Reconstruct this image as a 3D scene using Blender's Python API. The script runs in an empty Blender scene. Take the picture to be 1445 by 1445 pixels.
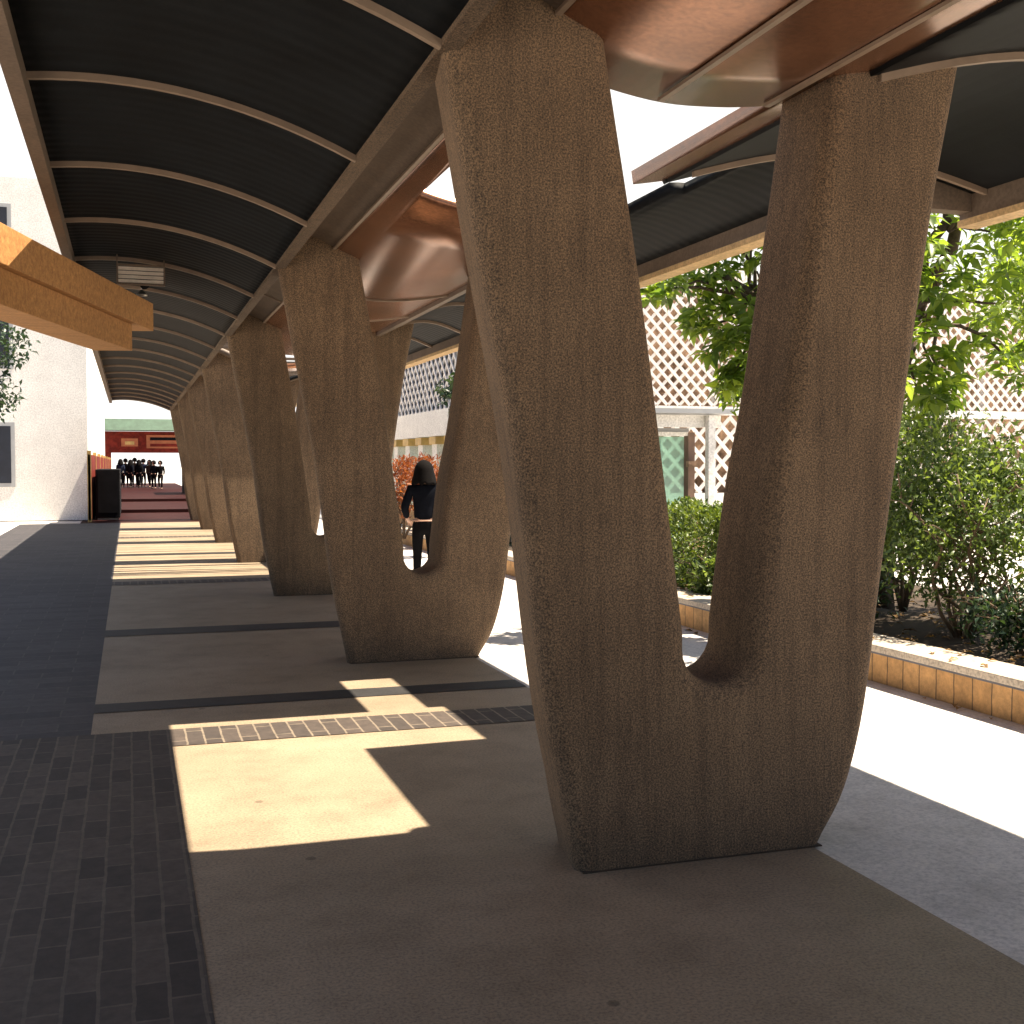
import bpy, bmesh, math, random
import numpy as np
from mathutils import Vector, Matrix

random.seed(7)
RNG = np.random.default_rng(11)
sc = bpy.context.scene
COL = sc.collection
R = math.radians

# ------------------------------------------------------------------ camera
EYE = 1.5
F = 1655.0
YAW = math.atan(540 / F)
cam_d = bpy.data.cameras.new('camera')
cam = bpy.data.objects.new('camera', cam_d)
COL.objects.link(cam)
cam.location = (0, 0, EYE)
cam.rotation_euler = (math.pi / 2 - math.atan(67.5 / F), 0, -YAW)
cam_d.sensor_width = 36
cam_d.lens = 36 * F / 1445
cam_d.clip_start = 0.05
cam_d.clip_end = 2000
sc.camera = cam
SA, CA = math.sin(YAW), math.cos(YAW)


def at(u, v, d):
    """World point at depth d for a place noted on the photograph."""
    lat = (u - 722) / F * d
    return Vector((d * SA + lat * CA, d * CA - lat * SA, EYE + (655 - v) * d / F))


# ------------------------------------------------------------------ light
EL, AZ = R(65), R(-11)
S = Vector((math.cos(EL) * math.cos(AZ), math.cos(EL) * math.sin(AZ), math.sin(EL)))
sun_d = bpy.data.lights.new('sun', 'SUN')
sun_d.energy = 5.0
sun_d.angle = R(0.5)
sun_d.color = (1.0, 0.865, 0.68)
sun = bpy.data.objects.new('sun', sun_d)
COL.objects.link(sun)
sun.rotation_euler = (-S).to_track_quat('-Z', 'Y').to_euler()
sun.location = (20, -3, 40)

w = bpy.data.worlds.new('World')
sc.world = w
w.use_nodes = True
nt = w.node_tree
sky = nt.nodes.new('ShaderNodeTexSky')
sky.sky_type = 'NISHITA'
sky.sun_disc = False
sky.sun_elevation = EL
sky.sun_rotation = math.pi / 2 - AZ
sky.dust_density = 1.5
sky.air_density = 1.0
bg = nt.nodes['Background']
bg.inputs['Strength'].default_value = 0.05
# bright cloud bank low in the sky ahead and to the right
wt = nt.nodes.new('ShaderNodeTexCoord')
sp_ = nt.nodes.new('ShaderNodeSeparateXYZ')
nt.links.new(wt.outputs['Generated'], sp_.inputs[0])


def wmap(src, a, b):
    m_ = nt.nodes.new('ShaderNodeMapRange')
    m_.interpolation_type = 'SMOOTHSTEP'
    m_.inputs['From Min'].default_value = a
    m_.inputs['From Max'].default_value = b
    nt.links.new(src, m_.inputs['Value'])
    return m_.outputs[0]


def wmath(op, a, b):
    m_ = nt.nodes.new('ShaderNodeMath')
    m_.operation = op
    for i, q in enumerate((a, b)):
        if isinstance(q, (int, float)): m_.inputs[i].default_value = q
        else: nt.links.new(q, m_.inputs[i])
    return m_.outputs[0]


wn = nt.nodes.new('ShaderNodeTexNoise')
wn.inputs['Scale'].default_value = 2.4
wn.inputs['Detail'].default_value = 8
nt.links.new(wt.outputs['Generated'], wn.inputs['Vector'])
elev = wmath('ADD', sp_.outputs[2], wmath('MULTIPLY', wmath('SUBTRACT', wn.outputs['Fac'], 0.5), 0.55))
f1 = wmath('SUBTRACT', 1.0, wmap(elev, 0.30, 0.52))
ahead = wmath('ADD', wmath('MULTIPLY', sp_.outputs[0], 0.45), wmath('MULTIPLY', sp_.outputs[1], 0.9))
f2 = wmap(ahead, -0.15, 0.35)
wm = nt.nodes.new('ShaderNodeMix')
wm.data_type = 'RGBA'
nt.links.new(wmath('MULTIPLY', f1, f2), wm.inputs[0])
nt.links.new(sky.outputs[0], wm.inputs[6])
wm.inputs[7].default_value = (9.0, 8.8, 8.4, 1)
nt.links.new(wm.outputs[2], bg.inputs[0])

sc.view_settings.view_transform = 'Standard'
sc.view_settings.look = 'None'
sc.view_settings.gamma = 1
sc.view_settings.exposure = 1.6


# ------------------------------------------------------------------ materials
def new_mat(name):
    m = bpy.data.materials.new(name)
    m.use_nodes = True
    n = m.node_tree.nodes
    return m, n, m.node_tree.links, n['Principled BSDF']


def ramp(n, l, src, stops):
    r = n.new('ShaderNodeValToRGB')
    e = r.color_ramp.elements
    while len(e) < len(stops):
        e.new(0.5)
    for i, (p, c) in enumerate(stops):
        e[i].position = p
        e[i].color = (*c, 1)
    l.new(src, r.inputs[0])
    return r


def mixc(n, l, a, b, fac, mode='MULTIPLY'):
    m = n.new('ShaderNodeMix')
    m.data_type = 'RGBA'
    m.blend_type = mode
    if isinstance(fac, (int, float)):
        m.inputs[0].default_value = fac
    else:
        l.new(fac, m.inputs[0])
    for sock, val in ((m.inputs[6], a), (m.inputs[7], b)):
        if isinstance(val, tuple):
            sock.default_value = (*val, 1)
        else:
            l.new(val, sock)
    return m.outputs[2]


def coords(n, l, scale=(1, 1, 1), rand=False):
    tc = n.new('ShaderNodeTexCoord')
    mp = n.new('ShaderNodeMapping')
    mp.inputs['Scale'].default_value = scale
    l.new(tc.outputs['Object'], mp.inputs['Vector'])
    if rand:
        oi = n.new('ShaderNodeObjectInfo')
        mu = n.new('ShaderNodeMath')
        mu.operation = 'MULTIPLY'
        mu.inputs[1].default_value = 37.0
        l.new(oi.outputs['Random'], mu.inputs[0])
        l.new(mu.outputs[0], mp.inputs['Location'])
    return mp.outputs[0]


def noise(n, l, vec, scale, detail=4, rough=0.6):
    t = n.new('ShaderNodeTexNoise')
    t.inputs['Scale'].default_value = scale
    t.inputs['Detail'].default_value = detail
    t.inputs['Roughness'].default_value = rough
    l.new(vec, t.inputs['Vector'])
    return t.outputs['Fac']


def bump(n, l, b, h, strength=0.3, dist=0.01):
    bp = n.new('ShaderNodeBump')
    bp.inputs['Strength'].default_value = strength
    bp.inputs['Distance'].default_value = dist
    l.new(h, bp.inputs['Height'])
    l.new(bp.outputs[0], b.inputs['Normal'])


def simple(name, c, rough=0.7, var=0.15, scale=6.0, metal=0.0, fine=None, spec=0.5):
    m, n, l, b = new_mat(name)
    v = coords(n, l, rand=True)
    f = noise(n, l, v, scale, 6)
    lo = tuple(x * (1 - var) for x in c)
    hi = tuple(min(1, x * (1 + var)) for x in c)
    r = ramp(n, l, f, [(0.3, lo), (0.7, hi)])
    out = r.outputs[0]
    if fine:
        f2 = noise(n, l, v, fine, 2)
        r2 = ramp(n, l, f2, [(0.35, (0.75,) * 3), (0.65, (1.15,) * 3)])
        out = mixc(n, l, out, r2.outputs[0], 0.8)
    l.new(out, b.inputs['Base Color'])
    b.inputs['Roughness'].default_value = rough
    b.inputs['Metallic'].default_value = metal
    b.inputs['Specular IOR Level'].default_value = spec
    return m


def m_concrete():
    m, n, l, b = new_mat('bush_hammered_concrete')
    v = coords(n, l, rand=True)
    f = noise(n, l, v, 1.3, 5)
    base = ramp(n, l, f, [(0.3, (0.122, 0.085, 0.055)), (0.7, (0.19, 0.134, 0.086))]).outputs[0]
    # fine aggregate speckle
    f2 = noise(n, l, v, 150, 2, 0.8)
    sp = ramp(n, l, f2, [(0.36, (0.32, 0.33, 0.38)), (0.5, (0.95, 0.95, 0.95)), (0.64, (1.75, 1.6, 1.45))]).outputs[0]
    base = mixc(n, l, base, sp, 0.95)
    f5 = noise(n, l, coords(n, l, (48, 48, 9), rand=True), 1.0, 4, 0.75)
    sp2 = ramp(n, l, f5, [(0.34, (0.55, 0.57, 0.62)), (0.46, (0.98, 0.98, 0.98)), (0.62, (1.1, 1.08, 1.05))]).outputs[0]
    base = mixc(n, l, base, sp2, 0.45)
    # vertical tooling and rain streaks
    vs = coords(n, l, (16, 16, 0.9), rand=True)
    f3 = noise(n, l, vs, 1.0, 5, 0.7)
    st = ramp(n, l, f3, [(0.34, (0.66, 0.66, 0.68)), (0.5, (1, 1, 1)), (0.7, (1.12, 1.1, 1.06))]).outputs[0]
    base = mixc(n, l, base, st, 0.6)
    # splash dirt towards the foot (real grime)
    tc = n.new('ShaderNodeTexCoord')
    sx = n.new('ShaderNodeSeparateXYZ')
    l.new(tc.outputs['Object'], sx.inputs[0])
    f4 = noise(n, l, v, 5, 5)
    ad = n.new('ShaderNodeMath'); ad.operation = 'MULTIPLY_ADD'
    ad.inputs[1].default_value = 0.5
    l.new(f4, ad.inputs[0]); l.new(sx.outputs[2], ad.inputs[2])
    gr = ramp(n, l, ad.outputs[0], [(0.18, (0.62, 0.64, 0.68)), (0.5, (1, 1, 1))]).outputs[0]
    base = mixc(n, l, base, gr, 0.8)
    l.new(base, b.inputs['Base Color'])
    b.inputs['Roughness'].default_value = 0.88
    b.inputs['Specular IOR Level'].default_value = 0.3
    bump(n, l, b, f2, 0.22, 0.005)
    return m


def m_granite(name, c1, c2, speck=90, strength=0.75, spec=0.4):
    m, n, l, b = new_mat(name)
    v = coords(n, l)
    f = noise(n, l, v, 0.9, 6, 0.65)
    base = ramp(n, l, f, [(0.3, c1), (0.7, c2)]).outputs[0]
    f2 = noise(n, l, v, speck, 3, 0.7)
    sp = ramp(n, l, f2, [(0.35, (0.55, 0.55, 0.58)), (0.5, (1, 1, 1)), (0.65, (1.3, 1.27, 1.22))]).outputs[0]
    base = mixc(n, l, base, sp, strength)
    f3 = noise(n, l, v, 2.6, 8, 0.72)
    sp3 = ramp(n, l, f3, [(0.32, (0.62, 0.61, 0.60)), (0.52, (1.0, 1.0, 1.0)), (0.7, (1.12, 1.11, 1.1))]).outputs[0]
    base = mixc(n, l, base, sp3, 0.6)
    vo = n.new('ShaderNodeTexVoronoi')
    vo.inputs['Scale'].default_value = 2.1
    l.new(v, vo.inputs['Vector'])
    gum = ramp(n, l, vo.outputs['Distance'], [(0.035, (0.45, 0.45, 0.46)), (0.05, (1, 1, 1))]).outputs[0]
    base = mixc(n, l, base, gum, 0.8)
    l.new(base, b.inputs['Base Color'])
    b.inputs['Roughness'].default_value = 0.66
    b.inputs['Specular IOR Level'].default_value = spec
    bump(n, l, b, f2, 0.15, 0.004)
    return m


def m_brick(name, c1, c2, mortar, bw, bh, rot=0.0):
    m, n, l, b = new_mat(name)
    tc = n.new('ShaderNodeTexCoord')
    mp = n.new('ShaderNodeMapping')
    mp.inputs['Rotation'].default_value = (0, 0, rot)
    l.new(tc.outputs['Object'], mp.inputs['Vector'])
    nz = n.new('ShaderNodeTexNoise')
    nz.inputs['Scale'].default_value = 9.0
    l.new(mp.outputs[0], nz.inputs['Vector'])
    va = n.new('ShaderNodeVectorMath'); va.operation = 'MULTIPLY_ADD'
    va.inputs[1].default_value = (0.012, 0.012, 0.012)
    l.new(nz.outputs['Color'], va.inputs[0]); l.new(mp.outputs[0], va.inputs[2])
    t = n.new('ShaderNodeTexBrick')
    t.inputs['Color1'].default_value = (*c1, 1)
    t.inputs['Color2'].default_value = (*c2, 1)
    t.inputs['Mortar'].default_value = (*mortar, 1)
    t.inputs['Scale'].default_value = 1.0
    t.inputs['Brick Width'].default_value = bw
    t.inputs['Row Height'].default_value = bh
    t.inputs['Mortar Size'].default_value = 0.006
    t.inputs['Mortar Smooth'].default_value = 0.2
    t.inputs['Bias'].default_value = 0.0
    l.new(va.outputs[0], t.inputs['Vector'])
    f = noise(n, l, mp.outputs[0], 14, 7, 0.75)
    r = ramp(n, l, f, [(0.3, (0.5, 0.5, 0.5)), (0.7, (1.35, 1.3, 1.25))]).outputs[0]
    out = mixc(n, l, t.outputs['Color'], r, 0.85)
    l.new(out, b.inputs['Base Color'])
    b.inputs['Roughness'].default_value = 0.75
    bump(n, l, b, t.outputs['Fac'], -0.3, 0.004)
    return m


def m_leaf(name, c1, c2, trans=0.45, rough=0.4):
    m, n, l, b = new_mat(name)
    g = n.new('ShaderNodeNewGeometry')
    r = ramp(n, l, g.outputs['Random Per Island'], [(0.0, c1), (0.75, c2), (1.0, tuple(x * 1.25 for x in c2))])
    l.new(r.outputs[0], b.inputs['Base Color'])
    b.inputs['Roughness'].default_value = rough
    tr = n.new('ShaderNodeBsdfTranslucent')
    c = mixc(n, l, r.outputs[0], (2.4, 2.2, 0.7), 1.0)
    l.new(c, tr.inputs['Color'])
    mx = n.new('ShaderNodeMixShader')
    mx.inputs[0].default_value = trans
    l.new(b.outputs[0], mx.inputs[1])
    l.new(tr.outputs[0], mx.inputs[2])
    l.new(mx.outputs[0], n['Material Output'].inputs['Surface'])
    return m


def m_glass(name, c):
    m, n, l, b = new_mat(name)
    f = noise(n, l, coords(n, l), 2.0, 3)
    r = ramp(n, l, f, [(0.3, tuple(x * 0.8 for x in c)), (0.7, c)])
    t = n.new('ShaderNodeBsdfTransparent')
    l.new(r.outputs[0], t.inputs['Color'])
    b.inputs['Base Color'].default_value = (*[x * 0.75 for x in c], 1)
    b.inputs['Roughness'].default_value = 0.05
    mx = n.new('ShaderNodeMixShader')
    mx.inputs[0].default_value = 0.6
    l.new(b.outputs[0], mx.inputs[1])
    l.new(t.outputs[0], mx.inputs[2])
    l.new(mx.outputs[0], n['Material Output'].inputs['Surface'])
    return m


def m_brick_v(name, *a):
    """Same tiles on an upright wall that runs along y."""
    m = m_brick(name, *a)
    mp = next(q for q in m.node_tree.nodes if q.type == 'MAPPING')
    mp.inputs['Rotation'].default_value = (0, 0, -math.pi / 2)
    mp.inputs['Location'].default_value = (0, 0.25, 0)
    br = next(q for q in m.node_tree.nodes if q.type == 'TEX_BRICK')
    br.offset = 0.0
    return m


M = {}
M['concrete'] = m_concrete()
M['floor'] = m_granite('walkway_granite', (0.25, 0.193, 0.13), (0.345, 0.268, 0.185))
M['paving'] = m_granite('pale_paving', (0.55, 0.52, 0.50), (0.66, 0.63, 0.60), 60, 0.5)
M['band'] = m_granite('dark_granite', (0.022, 0.022, 0.024), (0.04, 0.038, 0.038), 80)
M['brick'] = m_brick('dark_paver', (0.045, 0.036, 0.032), (0.08, 0.062, 0.052), (0.20, 0.165, 0.125), 0.45, 0.095, math.pi / 2)
M['brick_long'] = m_brick('dark_paver_long', (0.034, 0.028, 0.026), (0.085, 0.068, 0.056), (0.115, 0.095, 0.074), 0.24, 0.095, math.pi / 2)
M['strip'] = m_brick('blue_grey_paver', (0.03, 0.03, 0.037), (0.055, 0.052, 0.06), (0.075, 0.07, 0.07), 0.4, 0.2, 0)
M['maroon'] = m_granite('maroon_paving', (0.022, 0.007, 0.007), (0.038, 0.012, 0.011), 40, 0.5, 0.05)  # shade put into the colour: darkened, since sun reaches the red paving
M['vault'] = simple('dark_sheet_metal', (0.006, 0.0075, 0.009), 0.8, 0.4, 3.0, 0.0, 60, 0.08)
_m = M['vault']
_n, _l = _m.node_tree.nodes, _m.node_tree.links
_w = _n.new('ShaderNodeTexWave')
_w.bands_direction = 'Y'
_w.inputs['Scale'].default_value = 2.6
_w.inputs['Distortion'].default_value = 0.3
_l.new(coords(_n, _l), _w.inputs['Vector'])
bump(_n, _l, _n['Principled BSDF'], _w.outputs['Fac'], 0.25, 0.015)
_n['Principled BSDF'].inputs['Specular IOR Level'].default_value = 0.14
_n['Principled BSDF'].inputs['Roughness'].default_value = 0.65
M['rib'] = simple('painted_steel_rib', (0.24, 0.175, 0.125), 0.5, 0.15, 8)
M['soffit'] = simple('bronze_panel', (0.27, 0.125, 0.068), 0.24, 0.3, 2.2, 0.7, 40)
M['fascia'] = simple('fascia_panel', (0.15, 0.11, 0.08), 0.6, 0.2, 3, 0, 50)
M['lit_underside'] = simple('bounce_lit_ochre', (0.58, 0.40, 0.20), 0.6, 0.2, 9, 0, 50)  # yellow bounce light from the ground put into the colour
M['timber'] = None
M['white'] = simple('white_paint', (0.80, 0.78, 0.74), 0.6, 0.07, 2.0, 0, 30)
M['grey'] = simple('grey_paint', (0.36, 0.37, 0.38), 0.5, 0.1, 3)
M['tan_wall'] = simple('tan_stone', (0.36, 0.235, 0.15), 0.85, 0.75, 5.0, 0, 14)
M['navy_wall'] = simple('navy_shade_cloth', (0.012, 0.016, 0.028), 0.8, 0.3, 2)
M['lattice'] = simple('white_lattice', (0.82, 0.77, 0.72), 0.6, 0.06, 3)
M['green_glass'] = m_glass('green_glass', (0.68, 0.93, 0.81))
M['brown_frame'] = simple('brown_frame', (0.19, 0.12, 0.085), 0.6, 0.2, 6)
M['red'] = simple('red_paint', (0.16, 0.018, 0.011), 0.8, 0.45, 3.5, 0, None, 0.2)
M['orange'] = simple('orange_sign', (0.38, 0.11, 0.04), 0.6, 0.2, 4)
M['ochre'] = simple('ochre_paint', (0.55, 0.36, 0.12), 0.6, 0.25, 4)
M['green_roof'] = simple('green_roof', (0.05, 0.10, 0.066), 0.7, 0.2, 4)
M['dark'] = simple('dark_hoarding', (0.008, 0.008, 0.01), 0.9, 0.3, 4, 0, None, 0.1)
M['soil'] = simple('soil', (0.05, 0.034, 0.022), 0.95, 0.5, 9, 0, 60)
M['bark'] = simple('bark', (0.085, 0.06, 0.042), 0.9, 0.4, 14, 0, 60)
M['twig'] = simple('twig', (0.16, 0.11, 0.07), 0.9, 0.4, 14)
M['coping'] = m_granite('coping_granite', (0.42, 0.36, 0.29), (0.54, 0.47, 0.39), 50)
M['planter'] = m_brick_v('planter_tiles', (0.52, 0.29, 0.11), (0.58, 0.34, 0.14), (0.16, 0.10, 0.05), 0.17, 0.5, math.pi / 2)
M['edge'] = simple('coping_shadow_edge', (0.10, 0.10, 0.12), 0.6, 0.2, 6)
M['leaf_big'] = m_leaf('broad_leaf', (0.06, 0.115, 0.03), (0.16, 0.23, 0.06), 0.6, 0.3)
M['leaf_small'] = m_leaf('shrub_leaf', (0.035, 0.065, 0.024), (0.13, 0.19, 0.06), 0.36, 0.35)
M['leaf_hedge'] = m_leaf('hedge_leaf', (0.028, 0.06, 0.016), (0.12, 0.17, 0.03), 0.25, 0.45)
M['leaf_red'] = m_leaf('red_leaf', (0.13, 0.03, 0.014), (0.26, 0.085, 0.03), 0.35, 0.6)
M['leaf_dry'] = m_leaf('dry_leaf', (0.08, 0.045, 0.02), (0.22, 0.13, 0.05), 0.2, 0.7)
M['leaf_dark'] = m_leaf('dark_leaf', (0.012, 0.03, 0.018), (0.03, 0.06, 0.03), 0.2, 0.4)
M['skin'] = simple('skin', (0.44, 0.25, 0.17), 0.5, 0.08, 8)
M['hair'] = simple('black_hair', (0.006, 0.005, 0.005), 0.9, 0.3, 40, 0, None, 0.1)
M['navy_cloth'] = simple('navy_jacket', (0.006, 0.007, 0.011), 0.95, 0.25, 20, 0, None, 0.05)
M['black_cloth'] = simple('black_trousers', (0.006, 0.006, 0.007), 0.95, 0.25, 20, 0, None, 0.05)
M['belt'] = simple('pale_belt', (0.50, 0.30, 0.22), 0.6, 0.1, 10)
M['shoe'] = simple('black_shoe', (0.012, 0.011, 0.011), 0.4, 0.2, 10)
M['cl1'] = simple('dark_blue_coat', (0.018, 0.024, 0.045), 0.95, 0.25, 20, 0, None, 0.05)
M['cl2'] = simple('dark_brown_coat', (0.035, 0.022, 0.016), 0.95, 0.25, 20, 0, None, 0.05)
M['chrome'] = simple('lamp_metal', (0.5, 0.47, 0.42), 0.3, 0.1, 6, 0.8)
M['panel_white'] = simple('louvre_panel', (0.72, 0.66, 0.58), 0.5, 0.15, 10)
M['terracotta'] = simple('terracotta_pot', (0.30, 0.12, 0.06), 0.8, 0.2, 8)


def m_timber():
    m, n, l, b = new_mat('orange_timber')
    v = coords(n, l, (1.2, 14, 14))
    f = noise(n, l, v, 1.6, 6, 0.65)
    base = ramp(n, l, f, [(0.3, (0.33, 0.15, 0.045)), (0.7, (0.58, 0.30, 0.10))]).outputs[0]
    f2 = noise(n, l, coords(n, l), 60, 3)
    r = ramp(n, l, f2, [(0.35, (0.75, 0.75, 0.75)), (0.65, (1.15, 1.12, 1.1))]).outputs[0]
    l.new(mixc(n, l, base, r, 0.8), b.inputs['Base Color'])
    b.inputs['Roughness'].default_value = 0.75
    return m


M['timber'] = m_timber()


# ------------------------------------------------------------------ object helpers
def tag(o, label=None, cat=None, group=None, kind=None):
    if label: o['label'] = label
    if cat: o['category'] = cat
    if group: o['group'] = group
    if kind: o['kind'] = kind
    return o


def empty(name, loc=(0, 0, 0), rz=0.0):
    o = bpy.data.objects.new(name, None)
    o.empty_display_size = 0.2
    o.location = loc
    o.rotation_euler = (0, 0, rz)
    COL.objects.link(o)
    return o


def obj(name, verts, faces, mat, parent=None, smooth=False, bevel=0.0, segs=2, world=True):
    me = bpy.data.meshes.new(name)
    me.from_pydata([tuple(v) for v in verts], [], [tuple(f) for f in faces])
    me.update()
    if mat: me.materials.append(mat)
    if smooth:
        me.shade_smooth()
    o = bpy.data.objects.new(name, me)
    COL.objects.link(o)
    if parent is not None:
        o.parent = parent
    if bevel:
        bv = o.modifiers.new('bevel', 'BEVEL')
        bv.width = bevel
        bv.segments = segs
        bv.limit_method = 'ANGLE'
        bv.angle_limit = R(35)
    return o


class MB:
    """Collects shapes that become one mesh."""
    def __init__(s):
        s.v, s.f = [], []

    def add(s, verts, faces):
        k = len(s.v)
        s.v += [Vector(v) for v in verts]
        s.f += [tuple(i + k for i in f) for f in faces]
        return s

    def box(s, x0, x1, y0, y1, z0, z1):
        v = [(x0, y0, z0), (x1, y0, z0), (x1, y1, z0), (x0, y1, z0), (x0, y0, z1), (x1, y0, z1), (x1, y1, z1), (x0, y1, z1)]
        return s.add(v, [(0, 3, 2, 1), (4, 5, 6, 7), (0, 1, 5, 4), (1, 2, 6, 5), (2, 3, 7, 6), (3, 0, 4, 7)])

    def tube(s, pts, radii, n=8, cap=True):
        pts = [Vector(p) for p in pts]
        if not isinstance(radii, (list, tuple)):
            radii = [radii] * len(pts)
        rings = []
        k = len(s.v)
        up = Vector((0.13, 0.37, 0.92)).normalized()
        for i, p in enumerate(pts):
            t = (pts[min(i + 1, len(pts) - 1)] - pts[max(i - 1, 0)])
            if t.length < 1e-9: t = Vector((0, 0, 1))
            t.normalize()
            a = t.cross(up)
            if a.length < 1e-3: a = t.cross(Vector((1, 0, 0)))
            a.normalize()
            b = t.cross(a)
            for j in range(n):
                th = 2 * math.pi * j / n
                s.v.append(p + (a * math.cos(th) + b * math.sin(th)) * radii[i])
        for i in range(len(pts) - 1):
            for j in range(n):
                a0, a1 = k + i * n + j, k + i * n + (j + 1) % n
                s.f.append((a0, a1, a1 + n, a0 + n))
        if cap:
            s.f.append(tuple(k + j for j in range(n))[::-1])
            s.f.append(tuple(k + (len(pts) - 1) * n + j for j in range(n)))
        return s

    def bar(s, p, q, wid, dep, axis):
        """Rectangular bar from p to q, wid in-plane, dep along axis."""
        p, q, axis = Vector(p), Vector(q), Vector(axis).normalized()
        t = (q - p).normalized()
        a = t.cross(axis).normalized() * wid / 2
        b = axis * dep / 2
        v = [p - a - b, p + a - b, p + a + b, p - a + b, q - a - b, q + a - b, q + a + b, q - a + b]
        return s.add(v, [(0, 1, 2, 3), (7, 6, 5, 4), (0, 4, 5, 1), (1, 5, 6, 2), (2, 6, 7, 3), (3, 7, 4, 0)])

    def prism(s, poly, y0, y1):
        """poly in (x, z), extruded along y."""
        n = len(poly)
        v = [(x, y0, z) for x, z in poly] + [(x, y1, z) for x, z in poly]
        f = [tuple(range(n)), tuple(range(2 * n - 1, n - 1, -1))]
        f += [(i, i + n, (i + 1) % n + n, (i + 1) % n) for i in range(n)]
        return s.add(v, f)

    def build(s, name, mat, parent=None, smooth=False, bevel=0.0, segs=2):
        o = obj(name, s.v, s.f, mat, parent, smooth, bevel, segs)
        bm = bmesh.new()
        bm.from_mesh(o.data)
        bmesh.ops.recalc_face_normals(bm, faces=bm.faces)
        bm.to_mesh(o.data)
        bm.free()
        if smooth:
            o.data.shade_smooth()
        return o


def copy_tree(o, parent=None):
    c = o.copy()
    COL.objects.link(c)
    if parent is not None:
        c.parent = parent
    for ch in list(o.children):
        copy_tree(ch, c)
    return c


def sheet(name, x0, x1, y0, y1, z, mat, nx=1, ny=1):
    o = obj(name, [(x0, y0, z), (x1, y0, z), (x1, y1, z), (x0, y1, z)], [(0, 1, 2, 3)], mat)
    tag(o, kind='structure')
    return o


# ------------------------------------------------------------------ ground
sheet('ground', -300, 300, -100, 600, -0.02, M['paving'])
sheet('plaza_paving', 2.53, 60, -20, 90, -0.008, M['paving'])
sheet('walkway', -0.22, 2.53, -12, 31.6, 0.0, M['floor'])
sheet('side_paving', -2.6, -0.22, -12, 31.6, 0.0, M['strip'])
sheet('brick_paving', -2.6, 0.2, -12, 6.84, 0.004, M['brick_long'])
sheet('brick_strip', 0.2, 2.53, 6.43, 6.84, 0.004, M['brick'])
sheet('brick_strip', -0.22, 2.53, 15.25, 15.7, 0.004, M['brick'])
sheet('brick_strip', -0.22, 2.53, 24.9, 25.4, 0.004, M['brick'])
for y0, y1 in ((7.43, 7.70), (10.72, 11.13), (20.1, 20.5), (28.4, 28.8)):
    sheet('dark_band', -0.22, 2.53, y0, y1, 0.004, M['band'])
sheet('red_paving', -1.2, 3.2, 31.6, 85, 0.0, M['maroon'])

# ------------------------------------------------------------------ pillars
PITCH = 4.75
PY = [3.95 + PITCH * k for k in range(7)]


def smooth_poly(pts, n=10):
    """Catmull-Rom through (x, z) points."""
    out = []
    P = [pts[0]] + pts + [pts[-1]]
    for i in range(1, len(P) - 2):
        p0, p1, p2, p3 = [Vector((*q, 0)) for q in P[i - 1:i + 3]]
        for j in range(n):
            t = j / n
            q = 0.5 * ((2 * p1) + (p2 - p0) * t + (2 * p0 - 5 * p1 + 4 * p2 - p3) * t * t + (3 * p1 - p0 - 3 * p2 + p3) * t ** 3)
            out.append((q.x, q.y))
    out.append(pts[-1])
    return out


left_o = smooth_poly([(1.55, -0.12), (1.53, 0.0), (1.45, 0.30), (1.375, 0.71), (1.27, 1.54), (1.128, 2.32), (0.99, 3.10), (0.93, 3.45)], 4)
left_o = [(x * (1.020 if z > 0.3 else 1.005 + 0.05 * max(z, 0)), z) for x, z in left_o]
slot_l = smooth_poly([(1.60, 3.45), (1.66, 3.0), (1.80, 2.18), (1.93, 1.27), (1.985, 0.86)], 5)
slot_c = [(2.125 + 0.14 * math.cos(a), 0.80 + 0.135 * math.sin(a)) for a in [math.pi + math.pi * k / 12 for k in range(13)]]
slot_r = smooth_poly([(2.265, 0.86), (2.335, 1.40), (2.41, 1.78), (2.50, 2.37), (2.59, 3.0), (2.64, 3.45)], 5)
right_o = smooth_poly([(3.26, 3.45), (3.17, 3.0), (3.06, 2.43), (2.87, 1.15), (2.79, 0.55), (2.70, 0.21), (2.58, 0.0), (2.55, -0.12)], 5)
profile = left_o + slot_l + slot_c + slot_r + right_o
# ordered: left outer upwards, down the slot, up the slot, down the right outer
THICK = 0.43
RND = 0.07


def inset(poly, r):
    n = len(poly)
    out = []
    for i in range(n):
        p, q, t = Vector(poly[i - 1]), Vector(poly[i]), Vector(poly[(i + 1) % n])
        d0, d1 = (q - p).normalized(), (t - q).normalized()
        n0, n1 = Vector((d0.y, -d0.x)), Vector((d1.y, -d1.x))   # the outline runs clockwise: inside is to the right
        m = (n0 + n1)
        m = m.normalized() if m.length > 1e-6 else n0
        k = r / max(0.6, m.dot(n0))
        out.append((q.x + m.x * k, q.y + m.y * k))
    return out


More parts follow.
